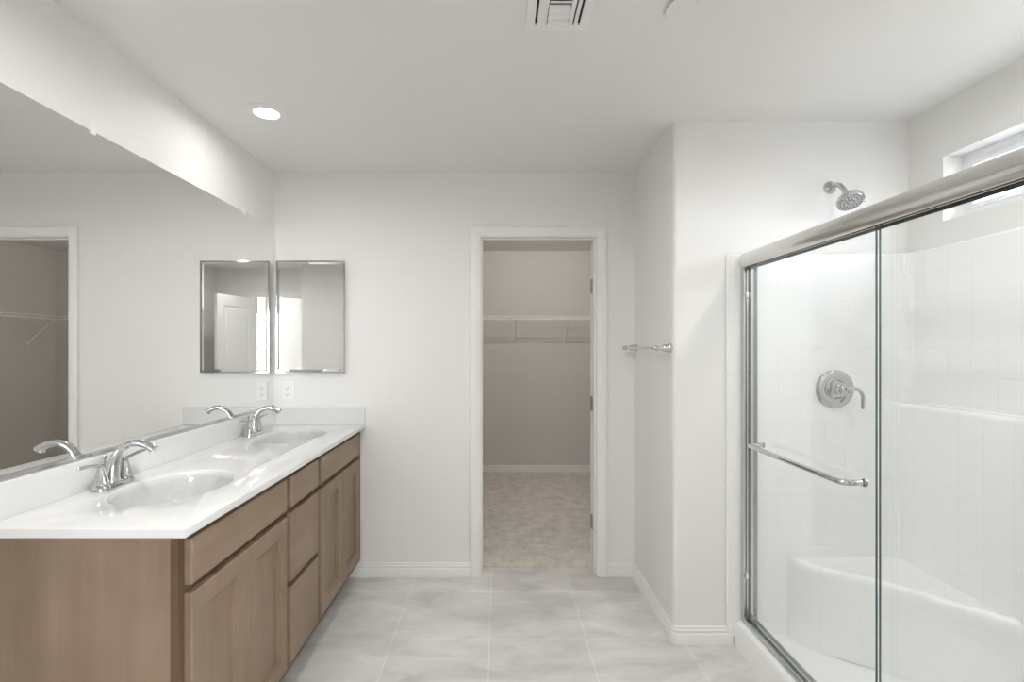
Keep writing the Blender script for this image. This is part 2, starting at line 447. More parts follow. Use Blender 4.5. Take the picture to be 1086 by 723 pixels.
baseboard('baseboard_entry', [(1.10, YN - 0.2), (1.10, YR + 0.02)], -1, 'white baseboard beside the entry door')

# door casings and jambs
CP = [(0.0, 0), (0.0, 0.008), (0.006, 0.011), (0.014, 0.0125), (0.020, 0.0165), (0.044, 0.018), (0.054, 0.0155), (0.058, 0.012), (0.058, 0)]
def casing(name, x0, x1, h, ys, yo, dirn, label):
    bm = bmesh.new(); r = -0.010
    path = [(x0 - r, 0), (x0 - r, h + r), (x1 + r, h + r), (x1 + r, 0)]
    for yy, s in ((ys, dirn), (yo, -dirn)):
        b2 = bmesh.new(); sweep(b2, path, CP, X, Z, Y * s, 1)
        bmesh.ops.translate(b2, verts=b2.verts, vec=(0, yy, 0))
        me = bpy.data.meshes.new('t'); b2.to_mesh(me); b2.free(); bm.from_mesh(me); bpy.data.meshes.remove(me)
    a, b = min(ys, yo) - 0.0006, max(ys, yo) + 0.0006; t = 0.016
    box(bm, x0 - 0.001, x0 + t, a, b, 0, h - t)
    box(bm, x1 - t, x1 + 0.001, a, b, 0, h - t)
    box(bm, x0 - 0.001, x1 + 0.001, a, b, h - t, h + 0.001)
    return struct(name, bm, M['trim'], label, 'door trim', smooth=35), 0
casing('trim_1', DX0, DX1, DH, YB, YJ, -1, 'white moulded casing round the closet doorway')
bm = bmesh.new(); sx = 0.009    # door stop against which the closet door closes
jx0, jx1, jz = DX0 + 0.016, DX1 - 0.016, DH - 0.016
box(bm, jx0, jx0 + sx, YB + 0.035, YB + 0.07, 0, jz - sx); box(bm, jx1 - sx, jx1, YB + 0.035, YB + 0.07, 0, jz - sx)
box(bm, jx0, jx1, YB + 0.035, YB + 0.07, jz - sx, jz)
struct('trim_2', bm, M['trim'], 'thin door stop inside the closet doorway', 'door trim')
casing('trim_3', RX0, RX1, DH, YR, YR - 0.12, 1, 'white moulded casing round the entry doorway')

def door_leaf(name, hinge, ang, width, height, thick, side, label, hz):
    """local frame: leaf runs along +x from the hinge, thickness towards side*y"""
    d = thing(name, label, 'door', (hinge[0], hinge[1], 0.012)); d['kind'] = 'structure'; d['_o'] = [0, 0, 0]
    bm = bmesh.new(); t0, t1 = 0, side * thick
    st, holes = 0.115, []
    pan = [(st, width - st, 0.24, 0.86), (st, width - st, 1.02, height - 0.13)]
    panel(bm, 'y', min(t0, t1), max(t0, t1), 0.003, width, 0, height, pan)
    for (a, b, c, e) in pan:     # sloped moulding and raised field, both faces
        for yf, s in ((max(t0, t1), -1), (min(t0, t1), 1)):
            prof = [(0, 0), (0.012, 0.007), (0.03, 0.009), (0.05, 0.004)]
            loops = [[bm.verts.new((x, yf + s * dep, z)) for x, z in ((a + i, c + i), (b - i, c + i), (b - i, e - i), (a + i, e - i))] for i, dep in prof]
            bridge(bm, loops, True, False); bm.faces.new(loops[-1])
    obj('door_panel', bm, M['door'], d)
    for z in hz:
        h = bmesh.new()
        lathe(h, [(0.0045, 0), (0.0075, 0.002), (0.0075, 0.086), (0.0045, 0.088)], (-0.004, -side * 0.006, z - 0.044), (0, 0, 1), 12)
        box(h, -0.0005, 0.003, min(0, side * 0.03), max(0, side * 0.03), z - 0.044, z + 0.044)
        obj('hinge', h, M['hinge'], d, smooth=40)
    d.rotation_euler = (0, 0, ang); return d
a = math.radians(180 - 160)
door_leaf('door_1', (DX1 - 0.014, YJ + 0.005), a, 0.69, 2.015, 0.035, 1, 'white closet door folded back, only its hinged edge showing', (0.27, 1.013, 1.752))
door_leaf('door_2', (RX1 - 0.014, YR + 0.005), math.radians(80), 0.70, 2.015, 0.035, 1, 'white panelled entry door reflected in the medicine cabinet', (0.27, 1.013, 1.752))

# ------------------------------------------------------------------ vanity cabinets
VF, VD, CT, CB = -0.832, -0.810, 0.916, 0.889      # face frame, door faces, counter top / underside
def slab_front(x0, x1, y0, y1, z0, z1):
    bm = bmesh.new(); c = 0.0045
    loops = []
    for xx, i in ((x0, 0), (x1 - c, 0), (x1 - c * 0.3, c * 0.3), (x1, c)):
        loops.append([bm.verts.new((xx, y, z)) for y, z in ((y0 + i, z0 + i), (y1 - i, z0 + i), (y1 - i, z1 - i), (y0 + i, z1 - i))])
    bridge(bm, loops); return bm
def shaker_door(x0, x1, y0, y1, z0, z1, rail=0.056):
    bm = bmesh.new(); c = 0.004
    seq = [(x0, 0), (x1 - c, 0), (x1 - c * 0.3, c * 0.3), (x1, c), (x1, rail), (x1 - 0.004, rail + 0.001), (x1 - 0.0055, rail + 0.008), (x1 - 0.0155, rail + 0.0095)]
    loops = [[bm.verts.new((xx, y, z)) for y, z in ((y0 + i, z0 + i), (y1 - i, z0 + i), (y1 - i, z1 - i), (y0 + i, z1 - i))] for xx, i in seq]
    bridge(bm, loops); return bm
def cabinet(name, label, y0, y1, group=None):
    t = thing(name, label, 'cabinet', ((XL + VF) / 2, (y0 + y1) / 2, 0), group)
    bm = bmesh.new(); w = 0.016; zt = CB - 0.001
    box(bm, XL + 0.002, VF - 0.0205, y0, y0 + w, 0.10, zt); box(bm, XL + 0.002, VF - 0.0205, y1 - w, y1, 0.10, zt)
    box(bm, XL + 0.002, VF - 0.0205, y0 + w, y1 - w, 0.10, 0.116); box(bm, XL + 0.002, XL + 0.008, y0 + w, y1 - w, 0.116, zt)
    obj('cabinet_body', bm, M['wood'], t)
    obj('face_frame', newbox(VF - 0.02, VF, y0, y1, 0.10, zt), M['frame'], t)
    bm = bmesh.new(); box(bm, VF - 0.09, VF - 0.075, y0, y1, 0, 0.0995)
    return t, bm
V0, V1, V2, V3 = 1.287, 1.925, 2.250, 2.984
Z1, Z2, Z3 = 0.752, 0.874, 0.728
t, bm = cabinet('sink_base_cabinet', 'brown two-door sink cabinet under the near basin, with its side panel showing', V0, V1)
box(bm, XL + 0.002, VF - 0.0905, V0, V0 + 0.016, 0, 0.0995)
obj('toe_kick', bm, M['toe'], t)
obj('false_front', slab_front(VF + 0.0005, VD, 1.312, 1.903, Z1, Z2), M['woodh'], t)
for a, b in ((1.312, 1.604), (1.609, 1.903)): obj('cabinet_door', shaker_door(VF + 0.0005, VD, a, b, 0.145, Z3), M['wood'], t)
t, bm = cabinet('drawer_cabinet', 'brown cabinet of three drawers between the two sink cabinets', V1, V2)
obj('toe_kick', bm, M['toe'], t)
for a, b in ((Z1, Z2), (0.462, Z3), (0.145, 0.438)): obj('drawer_front', slab_front(VF + 0.0005, VD, 1.945, 2.233, a, b), M['woodh'], t)
t, bm = cabinet('sink_base_cabinet', 'brown two-door sink cabinet under the far basin, against the end wall', V2, V3)
obj('toe_kick', bm, M['toe'], t)
obj('false_front', slab_front(VF + 0.0005, VD, 2.272, 2.892, Z1, Z2), M['woodh'], t)
for a, b in ((2.272, 2.580), (2.585, 2.892)): obj('cabinet_door', shaker_door(VF + 0.0005, VD, a, b, 0.145, Z3), M['wood'], t)

# ------------------------------------------------------------------ vanity top with two integral basins
t = thing('vanity_countertop', 'long glossy white vanity top with two oval basins and splash', 'countertop', (-1.08, 2.13, CB))
KX0, KX1, KY0, KY1 = XL + 0.001, -0.803, 1.272, YB - 0.001
SINKS = [(-1.085, 1.668), (-1.085, 2.605)]; SA, SB = 0.163, 0.212
bm = bmesh.new()
def rect(i, z): return [bm.verts.new((x, y, z)) for x, y in ((KX0, KY0 + i), (KX1 - i, KY0 + i), (KX1 - i, KY1), (KX0, KY1))]
outer = [rect(i, z) for i, z in ((0.005, CT), (0.002, CT - 0.001), (0.0005, CT - 0.003), (0, CT - 0.006), (0, CB + 0.003), (0.003, CB))]
bridge(bm, outer, True, False)
NS = 64
def ell(cx, cy, k, z, b=bm): return [b.verts.new((cx + SA * k * math.cos(i * 2 * PI / NS), cy + SB * k * math.sin(i * 2 * PI / NS), z)) for i in range(NS)]
top_e, bot_e = [], []
def loop_edges(L):
    return [bm.edges.get((L[i], L[(i + 1) % len(L)])) or bm.edges.new((L[i], L[(i + 1) % len(L)])) for i in range(len(L))]
for cx, cy in SINKS:
    ls = [ell(cx, cy, k, z) for k, z in ((1.03, CT), (1.015, CT - 0.0012), (1.004, CT - 0.005), (1.0, CT - 0.010), (1.0, CB))]
    bridge(bm, ls, True, False); top_e += loop_edges(ls[0]); bot_e += loop_edges(ls[-1])
top_e += loop_edges(outer[0]); bot_e += loop_edges(outer[-1])
bmesh.ops.triangle_fill(bm, edges=top_e, use_beauty=True); bmesh.ops.triangle_fill(bm, edges=bot_e, use_beauty=True)
top = obj('counter_slab', bm, M['counter'], t, smooth=25)
for cx, cy in SINKS:
    b = bmesh.new()
    prof = [(1.0, CT - 0.010), (0.985, CT - 0.0125), (0.975, CT - 0.016), (0.968, CT - 0.025), (0.95, CT - 0.045), (0.915, CT - 0.070), (0.85, CT - 0.097), (0.74, CT - 0.120), (0.58, CT - 0.135), (0.38, CT - 0.143), (0.18, CT - 0.147), (0.11, CT - 0.149)]
    ls = [ell(cx, cy, k, z, b) for k, z in prof]; bridge(b, ls, True, False); b.faces.new(ls[-1])
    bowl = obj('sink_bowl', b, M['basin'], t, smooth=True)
    obj('drain', lathe(bmesh.new(), [(0.030, 0), (0.030, 0.002), (0.024, 0.004), (0.019, 0.003), (0.0185, 0.006), (0.012, 0.0085), (0.001, 0.009)], (cx, cy, CT - 0.1488), (0, 0, 1), 28), M['chrome'], bowl, smooth=40)
obj('backsplash', newbox(XL + 0.001, XL + 0.020, KY0, KY1, CT, 1.018, bev=0.002), M['counter'], t)
obj('side_splash', newbox(XL + 0.0205, KX1, YB - 0.020, KY1, CT, 1.018, bev=0.002), M['counter'], t)

# ------------------------------------------------------------------ faucets
def faucet():
    fx, fy, fz = -1.292, SINKS[0][1] - 0.006, CT + 0.0012
    f = thing('faucet', 'chrome two-handle faucet behind the near basin', 'faucet', (fx, fy, fz), 'bathroom faucets')
    b = bmesh.new()      # oblong base plate joining the handles
    n = 40
    def stad(r, hw, z): 
        L = []
        for i in range(n):
            a = i * 2 * PI / n
            L.append(b.verts.new((fx + r * math.cos(a), fy + r * math.sin(a) + (hw if math.sin(a) >= 0 else -hw), z)))
        return L
    bridge(b, [stad(r, 0.051, z) for r, z in ((0.028, fz), (0.0275, fz + 0.006), (0.0255, fz + 0.011), (0.021, fz + 0.0145))])
    obj('base_plate', b, M['chrome'], f, smooth=40)
    for s in (-1, 1):
        hy = fy + s * 0.052
        h = obj('handle_base', lathe(bmesh.new(), [(0.0285, 0.003), (0.0285, 0.006), (0.0245, 0.0175), (0.0225, 0.0195), (0.0225, 0.021), (0.0235, 0.0225), (0.0200, 0.034), (0.0150, 0.050), (0.0115, 0.064), (0.0100, 0.073), (0.0088, 0.078), (0.005, 0.081)], (fx, hy, fz), (0, 0, 1), 28), M['chrome'], f, smooth=40)
        pts = spline([(fx, hy - s * 0.010, fz + 0.074), (fx, hy + s * 0.004, fz + 0.079), (fx + 0.002, hy + s * 0.035, fz + 0.085), (fx + 0.003, hy + s * 0.066, fz + 0.089), (fx + 0.003, hy + s * 0.092, fz + 0.089)], 5)
        N = len(pts); rr = [0.0085 - 0.002 * math.sin(PI * min(i / (N * 0.7), 1)) for i in range(N)]; rr[0] = 0.005; rr[-1] = 0.003
        obj('lever', tube(bmesh.new(), pts, rr, 14, [(1.0, 1.0 - 0.45 * i / N) for i in range(N)]), M['chrome'], h, smooth=40)
    pts = spline([(fx - 0.004, fy, fz + 0.006), (fx - 0.002, fy, fz + 0.045), (fx + 0.006, fy, fz + 0.085), (fx + 0.026, fy, fz + 0.121), (fx + 0.062, fy, fz + 0.141), (fx + 0.098, fy, fz + 0.141), (fx + 0.132, fy, fz + 0.126), (fx + 0.139, fy, fz + 0.121)], 6)
    N = len(pts)
    rad = [0.0255 - 0.0125 * min(1, (i / N) / 0.42) for i in range(N)]; rad[0] = 0.027
    for i in range(N):
        if i / N > 0.62: rad[i] = 0.013 + 0.0025 * (i / N - 0.62) / 0.38
    sp = obj('spout', tube(bmesh.new(), pts, rad, 20, [(1.0, 1.0 - 0.15 * i / N) for i in range(N)]), M['chrome'], f, smooth=50)
    obj('aerator', lathe(bmesh.new(), [(0.0105, 0), (0.0105, 0.012), (0.008, 0.013)], (fx + 0.127, fy, fz + 0.124), (0.35, 0, -1), 18), M['nickel'], sp, smooth=40)
    obj('lift_rod', lathe(bmesh.new(), [(0.0025, 0.0), (0.0025, 0.088), (0.005, 0.092), (0.0062, 0.098), (0.005, 0.104), (0.001, 0.106)], (fx - 0.029, fy, fz), (0, 0, 1), 14), M['chrome'], f, smooth=40)
    return f
f1 = faucet()
f2 = copy_tree(f1); f2.location.y = SINKS[1][1] + 0.015
f2['label'] = 'chrome two-handle faucet behind the far basin, below the outlet'

# ------------------------------------------------------------------ vanity mirror, medicine cabinet, outlet
MY0, MY1, MZ0, MZ1 = 1.285, YB - 0.012, 1.024, 2.099
t = thing('vanity_mirror', 'large frameless mirror along the wall above the vanity', 'mirror', (XL, (MY0 + MY1) / 2, MZ0))
obj('mirror_glass', newbox(XL + 0.0005, XL + 0.006, MY0, MY1, MZ0, MZ1), M['mirror'], t)
bm = bmesh.new(); box(bm, XL + 0.0005, XL + 0.009, MY0, MY1, 1.0185, MZ0 - 0.0002); box(bm, XL + 0.0062, XL + 0.009, MY0, MY1, MZ0, MZ0 + 0.009)
obj('bottom_channel', bm, M['alu'], t)
for y in (1.645, 2.63):
    bm = bmesh.new(); box(bm, XL + 0.0062, XL + 0.0095, y - 0.011, y + 0.011, MZ1 - 0.012, MZ1 + 0.002, bev=0.001); box(bm, XL + 0.0005, XL + 0.0095, y - 0.011, y + 0.011, MZ1 + 0.0003, MZ1 + 0.014, bev=0.001)
    obj('mirror_clip', bm, M['plastic'], t)

t = thing('medicine_cabinet', 'mirrored medicine cabinet hung on the end wall above the outlet', 'medicine cabinet', (-1.122, YB, 1.2265))
ax0, ax1, az0, az1 = -1.3265, -0.9155, 1.2265, 1.896
obj('cabinet_case', newbox(ax0 + 0.004, ax1 - 0.004, YB - 0.020, YB - 0.0005, az0 + 0.004, az1 - 0.004), M['plastic'], t)
bm = bmesh.new(); yf = YB - 0.032
panel(bm, 'y', yf, YB - 0.0202, ax0, ax1, az0, az1, [(ax0 + 0.007, ax1 - 0.007, az0 + 0.007, az1 - 0.007)])
bmesh.ops.bevel(bm, geom=[e for e in bm.edges if len(e.link_faces) == 2 and e.calc_face_angle(0) > 0.5], offset=0.0015, segments=2, affect='EDGES')
obj('door_frame', bm, M['chrome'], t)
bm = bmesh.new()
loops = [[bm.verts.new((x, yy, z)) for x, z in ((ax0 + i, az0 + i), (ax1 - i, az0 + i), (ax1 - i, az1 - i), (ax0 + i, az1 - i))] for yy, i in ((YB - 0.0205, 0.0075), (yf + 0.004, 0.0075), (yf + 0.0025, 0.021))]
bridge(bm, loops)
obj('mirror_door', bm, M['mirror'], t)

t = thing('wall_outlet', 'white duplex outlet under the medicine cabinet', 'outlet', (-1.271, YB, 1.057))
obj('cover_plate', newbox(-1.306, -1.236, YB - 0.006, YB - 0.0005, 1.0565, 1.171, bev=0.002), M['plastic'], t)
for z in (1.094, 1.134):
    r = obj('receptacle', newbox(-1.288, -1.254, YB - 0.0078, YB - 0.0062, z - 0.014, z + 0.014, bev=0.0007), M['plastic'], t)
    bm = bmesh.new(); box(bm, -1.2795, -1.2775, YB - 0.0083, YB - 0.0079, z - 0.002, z + 0.007); box(bm, -1.2645, -1.2625, YB - 0.0083, YB - 0.0079, z - 0.002, z + 0.006)
    lathe(bm, [(0.0024, 0), (0.0024, 0.0004)], (-1.271, YB - 0.0079, z - 0.008), (0, -1, 0), 10)
    obj('slot', bm, M['dark'], r)

# ------------------------------------------------------------------ towel bar
tz = 1.376; ya, yb = 2.345, 2.922
t = thing('towel_bar', 'chrome towel bar on the return wall right of the closet door', 'towel bar', (XS, (ya + yb) / 2, tz))
for y in (ya, yb):
    obj('post', lathe(bmesh.new(), [(0.024, 0), (0.0245, 0.003), (0.022, 0.007), (0.0195, 0.02), (0.016, 0.036), (0.0105, 0.047), (0.0085, 0.052), (0.0095, 0.056), (0.0125, 0.064), (0.0128, 0.072), (0.009, 0.080), (0.004, 0.085), (0.001, 0.086)], (XS - 0.0005, y, tz), (-1, 0, 0), 28), M['chrome'], t, smooth=40)
obj('bar', tube(bmesh.new(), [(XS - 0.068, ya + 0.009, tz), (XS - 0.068, yb - 0.009, tz)], 0.0055, 14), M['chrome'], t, smooth=40)

# ------------------------------------------------------------------ ceiling fixtures
def recessed(x, y, label, power):
    r = thing('recessed_or_fill_light', label, 'ceiling light', (x, y, HC), 'recessed ceiling lights')  # shared by the real vanity light and the added fill lamps
    obj('trim_ring', lathe(bmesh.new(), [(0.053, 0.006), (0.055, 0.0085), (0.060, 0.009), (0.074, 0.0065), (0.082, 0.003), (0.083, 0.0005), (0.053, 0.0005)], (x, y, HC), (0, 0, -1), 40, caps=False), M['plastic'], r, smooth=40)
    obj('lens', lathe(bmesh.new(), [(0.0525, 0.004), (0.0525, 0.006), (0.040, 0.0075), (0.001, 0.008)], (x, y, HC), (0, 0, -1), 40), M['lens'], r, smooth=40)
    l = bpy.data.lights.new('lamp', 'AREA'); l.shape = 'DISK'; l.size = 0.09; l.energy = power; l.color = (1.0, 0.985, 0.965); l.spread = math.radians(172)
    lo = bpy.data.objects.new('lamp', l); C.objects.link(lo); lo.parent = r; lo.location = (0, 0, -0.018)
    return r
r1 = recessed(-1.038, 2.22, 'round recessed ceiling light glowing above the vanity', CAN * 0.18)
r2 = recessed(0.35, 0.0, 'added unseen fill light in the ceiling over the entry floor', CAN * 0.4)  # extra lamp out of view, added to brighten the room
for x, y, p, lab in ((1.50, 1.25, 0.62, 'added unseen fill light in the ceiling over the shower'), (0.35, 1.25, 0.5, 'added unseen fill light in the ceiling in front of the shower door'),  # three more fill lamps, added out of frame to lift the brightness
                     (-0.45, 1.05, 1.30, 'added unseen fill light just before the near end of the vanity')):
    recessed(x, y, lab, CAN * p)

gx0, gx1, gy0, gy1 = 0.090, 0.292, 1.335, 1.635
t = thing('ceiling_vent', 'white slotted air register in the ceiling', 'vent', ((gx0 + gx1) / 2, (gy0 + gy1) / 2, HC))
obj('duct_opening', newbox(gx0 + 0.012, gx1 - 0.012, gy0 + 0.02, gy1 - 0.02, HC - 0.0012, HC - 0.0004), M['dark'], t)
cxa, cxb = gx0 + 0.066, gx1 - 0.066
bm = bmesh.new()
def ring2(z0, z1, holes):
    us = panel(bmesh.new(), 'y', -z1, -z0, gx0, gx1, gy0, gy1, holes)
    return us
hol = [(cxa, cxb, gy0 + 0.03, gy1 - 0.03)]
sl = [(gx0 + 0.028, gx0 + 0.036), (gx1 - 0.036, gx1 - 0.028), (gx1 - 0.052, gx1 - 0.047)]
for a, b in sl: hol.append((a, b, gy0 + 0.03, gy1 - 0.03))
bm = panel(bmesh.new(), 'y', -(HC - 0.002), -(HC - 0.008), gx0, gx1, gy0, gy1, hol)   # built upright, then laid flat
for v in bm.verts: v.co = Vector((v.co.x, v.co.z, -v.co.y))
obj('register_frame', bm, M['plastic'], t)
n = 8; pit = (gy1 - gy0 - 0.06) / n
for i in range(n):
    y = gy0 + 0.03 + pit * (i + 0.5)
    b = bmesh.new(); far = i < n - 3
    ya_, yb_ = y - pit * 0.40, y + pit * 0.34
    za, zb = (HC - 0.014, HC - 0.004) if far else (HC - 0.004, HC - 0.014)
    arc_ = [(ya_ + (yb_ - ya_) * k / 5, za + (zb - za) * k / 5 - 0.0028 * math.sin(PI * k / 5)) for k in range(6)]
    sec = arc_ + [(p, q + 0.001) for p, q in reversed(arc_)]
    bridge(b, [[b.verts.new((x, p, q)) for p, q in sec] for x in (cxa + 0.002, cxb - 0.002)])
    obj('louver', b, M['plastic'], t, smooth=40)

t = obj('sprinkler_cover', lathe(bmesh.new(), [(0.020, 0.0005), (0.020, 0.005), (0.046, 0.005), (0.047, 0.0062), (0.046, 0.0075), (0.001, 0.008)], (0.567, 1.530, HC), (0, 0, -1), 40), M['ceil'], None, smooth=40, origin=(0.567, 1.530, HC))
tag(t, 'small round white cover plate flat on the ceiling', 'sprinkler cover')

# ------------------------------------------------------------------ shower surround with corner bench
SE, SNR, SX0 = YS - 0.013, YN + 0.013, 1.066
t = thing('shower_surround', 'glossy white tile-patterned shower surround with corner bench and curb', 'shower surround', (1.5, 1.55, 0))
bm = bmesh.new(); uvl = bm.loops.layers.uv.new('UVMap')
RZ = 0.045; LIP = YS - 0.0025
def plan_row(xr, ye, yn):
    P = [(SX0 - 0.004, LIP), (SX0, min(ye + 0.003, LIP)), (SX0 + 0.004, ye)]
    P += [(SX0 + 0.06 * k, ye) for k in range(1, 3)] + [(1.30, ye), (1.55, ye)]
    P += [(xr - RZ + RZ * math.sin(a), ye - RZ + RZ * math.cos(a)) for a in [PI / 2 * k / 6 for k in range(7)]]
    P += [(xr, 1.9), (xr, 1.5), (xr, 1.1)]
    P += [(xr - RZ + RZ * math.cos(a), yn + RZ - RZ * math.sin(a)) for a in [PI / 2 * k / 6 for k in range(7)]]
    P += [(1.55, yn), (1.30, yn), (SX0 + 0.004, yn), (SX0, max(yn - 0.003, YN + 0.0025)), (SX0 - 0.004, YN + 0.0025)]
    return P
rows = [(0.04, 1.845, SE, SNR), (1.105, 1.845, SE, SNR), (1.117, 1.847, SE, SNR), (1.124, 1.853, SE, SNR), (1.127, 1.862, SE, SNR), (1.1285, 1.885, SE, SNR), (1.131, 1.893, SE, SNR), (1.137, 1.897, SE, SNR), (1.30, 1.898, SE, SNR), (1.60, 1.899, SE, SNR), (1.805, 1.900, SE, SNR), (1.814, 1.902, SE + 0.002, SNR - 0.002), (1.819, 1.908, SE + 0.008, SNR - 0.008), (1.819, 1.9135, SE + 0.0105, SNR - 0.0105)]
ref = plan_row(1.875, SE, SNR); arc = [1.066 - 0.0035]
for p, q in zip(ref, ref[1:]): arc.append(arc[-1] + math.hypot(q[0] - p[0], q[1] - p[1]))
# joints measured on the end wall sit at x = 1.304, 1.407, 1.518, 1.627
off = arc[5] - 1.30
VV = [[bm.verts.new((x, y, z)) for x, y in plan_row(xr, ye, yn)] for z, xr, ye, yn in rows]
for j in range(len(rows) - 1):
    for i in range(len(ref) - 1):
        f = bm.faces.new([VV[j][i], VV[j][i + 1], VV[j + 1][i + 1], VV[j + 1][i]])
        for lp, (ii, jj) in zip(f.loops, ((i, j), (i + 1, j), (i + 1, j + 1), (i, j + 1))): lp[uvl].uv = (arc[ii] - 1.304 + 0.1085 * 20, rows[jj][0])
obj('wall_panel', bm, M['surround'], t, smooth=50)
# curb and pan
bm = bmesh.new()
prof = [(1.094, 0.0), (1.096, 0.02), (1.104, 0.095), (1.108, 0.107), (1.116, 0.113), (1.128, 0.115), (1.195, 0.113), (1.206, 0.108), (1.212, 0.098), (1.225, 0.060), (1.245, 0.050), (1.50, 0.042), (1.83, 0.052), (1.845, 0.06), (1.845, 0.0)]
L = [[bm.verts.new((x, y, z)) for x, z in prof] for y in (YN + 0.0025, YS - 0.0025)]
bridge(bm, L)
obj('shower_pan', bm, M['acrylic'], t, smooth=40)
# bench
bm = bmesh.new(); uvl = bm.loops.layers.uv.new('UVMap')
crn = Vector((1.8445, SE - 0.0005))
fr = [Vector((p[0], p[1])) for p in spline([(1.345, SE - 0.0005, 0), (1.378, 2.195, 0), (1.475, 2.115, 0), (1.586, 2.030, 0), (1.690, 1.905, 0), (1.775, 1.800, 0), (1.8445, 1.735, 0)], 5)]
zs = [(0.045, 0.0), (0.375, 0.0), (0.392, 0.004), (0.404, 0.014), (0.411, 0.03), (0.414, 0.055), (0.410, 0.10)]
ar = [0.0]
for p, q in zip(fr, fr[1:]): ar.append(ar[-1] + (q - p).length)
VV = []
for z, k in zs: VV.append([bm.verts.new((*(crn + (p - crn) * (1 - k)), z)) for p in fr])
for j in range(len(zs) - 1):
    for i in range(len(fr) - 1):
        f = bm.faces.new([VV[j][i], VV[j][i + 1], VV[j + 1][i + 1], VV[j + 1][i]])
        for lp, (ii, jj) in zip(f.loops, ((i, j), (i + 1, j), (i + 1, j + 1), (i, j + 1))): lp[uvl].uv = (ar[ii] * 0.72, zs[jj][0])
cv = bm.verts.new((*crn, 0.4135))
for i in range(len(fr) - 1):
    f = bm.faces.new([VV[-1][i], VV[-1][i + 1], cv])
    for lp in f.loops: lp[uvl].uv = (0.05, 1.66)
obj('corner_bench', bm, M['surround'], t, smooth=40)

# ------------------------------------------------------------------ sliding glass shower door
t = thing('shower_door', 'sliding glass shower door in a brushed metal frame', 'shower door', (1.15, 1.55, 0.115))
y0, y1 = SNR + 0.001, SE - 0.001
bm = bmesh.new()
hp = [(1.192, 1.747), (1.192, 1.800), (1.184, 1.813), (1.168, 1.8195), (1.150, 1.8195), (1.134, 1.813), (1.122, 1.800), (1.115, 1.783), (1.114, 1.768), (1.118, 1.755), (1.126, 1.747), (1.131, 1.747), (1.131, 1.757), (1.136, 1.757), (1.136, 1.780), (1.155, 1.780), (1.155, 1.750), (1.159, 1.750), (1.159, 1.780), (1.187, 1.780), (1.187, 1.747)]
bridge(bm, [[bm.verts.new((x, y, z)) for x, z in hp] for y in (y0, y1)])
obj('header_rail', bm, M['nickel'], t, smooth=35)
bm = bmesh.new()
tp = [(1.126, 0.116), (1.126, 0.132), (1.129, 0.137), (1.133, 0.137), (1.136, 0.130), (1.153, 0.127), (1.156, 0.136), (1.160, 0.136), (1.163, 0.126), (1.181, 0.125), (1.184, 0.134), (1.188, 0.134), (1.188, 0.1145)]
bridge(bm, [[bm.verts.new((x, y, z)) for x, z in tp] for y in (y0, y1)])
obj('bottom_track', bm, M['alu'], t)
for yy, s in ((SE - 0.0015, -1), (SNR + 0.0015, 1)):
    bm = bmesh.new(); d = s * 0.030
    pf = [(1.125, 0), (1.125, d), (1.129, d), (1.131, d * 0.5), (1.153, d * 0.5), (1.155, d), (1.160, d), (1.162, d * 0.5), (1.183, d * 0.5), (1.185, d), (1.189, d), (1.189, 0)]
    bridge(bm, [[bm.verts.new((x, yy + q, z)) for x, q in pf] for z in (0.1375, 1.746)])
    obj('side_jamb', bm, M['alu'], t)
    for z in (0.33, 1.62): obj('bumper', newbox(1.137, 1.149, min(yy + d * 0.55, yy + d * 0.95), max(yy + d * 0.55, yy + d * 0.95), z - 0.012, z + 0.012, bev=0.002), M['plastic'], t)
def glass(x, ya, yb):
    bm = newbox(x - 0.0035, x + 0.0035, ya, yb, 0.139, 1.772)
    bm.faces.ensure_lookup_table(); bm.normal_update()
    for f in bm.faces: f.material_index = 0 if abs(f.normal.x) > 0.5 else (2 if f.normal.y > 0.5 and yb > 2 else 1)
    return obj('glass_panel', bm, [M['glass'], M['edge'], M['alu']], t)
ga = glass(1.1455, 1.4985, SE - 0.022); gb = glass(1.1725, SNR + 0.02, 1.520)
bx, zb = 1.083, 0.955
yp, yq = 1.556, 2.150
pts = [(1.1415, yp, zb), (1.118, yp, zb)] + [(bx + 0.030 - 0.030 * math.sin(a), yp + 0.030 - 0.030 * math.cos(a), zb) for a in [PI / 2 * k / 6 for k in range(7)]] + \
      [(bx, 1.75, zb), (bx, 1.95, zb)] + [(bx + 0.030 - 0.030 * math.cos(a), yq - 0.030 + 0.030 * math.sin(a), zb) for a in [PI / 2 * k / 6 for k in range(7)]] + [(1.118, yq, zb), (1.1415, yq, zb)]
h = obj('towel_rail', tube(bmesh.new(), pts, 0.0095, 18), M['chrome'], ga, smooth=50)
bm = bmesh.new()
for y in (yp, yq):
    lathe(bm, [(0.013, 0), (0.013, 0.005), (0.011, 0.007)], (1.1495, y, zb), (1, 0, 0), 18)
obj('rail_cap', bm, M['chrome'], ga, smooth=40)

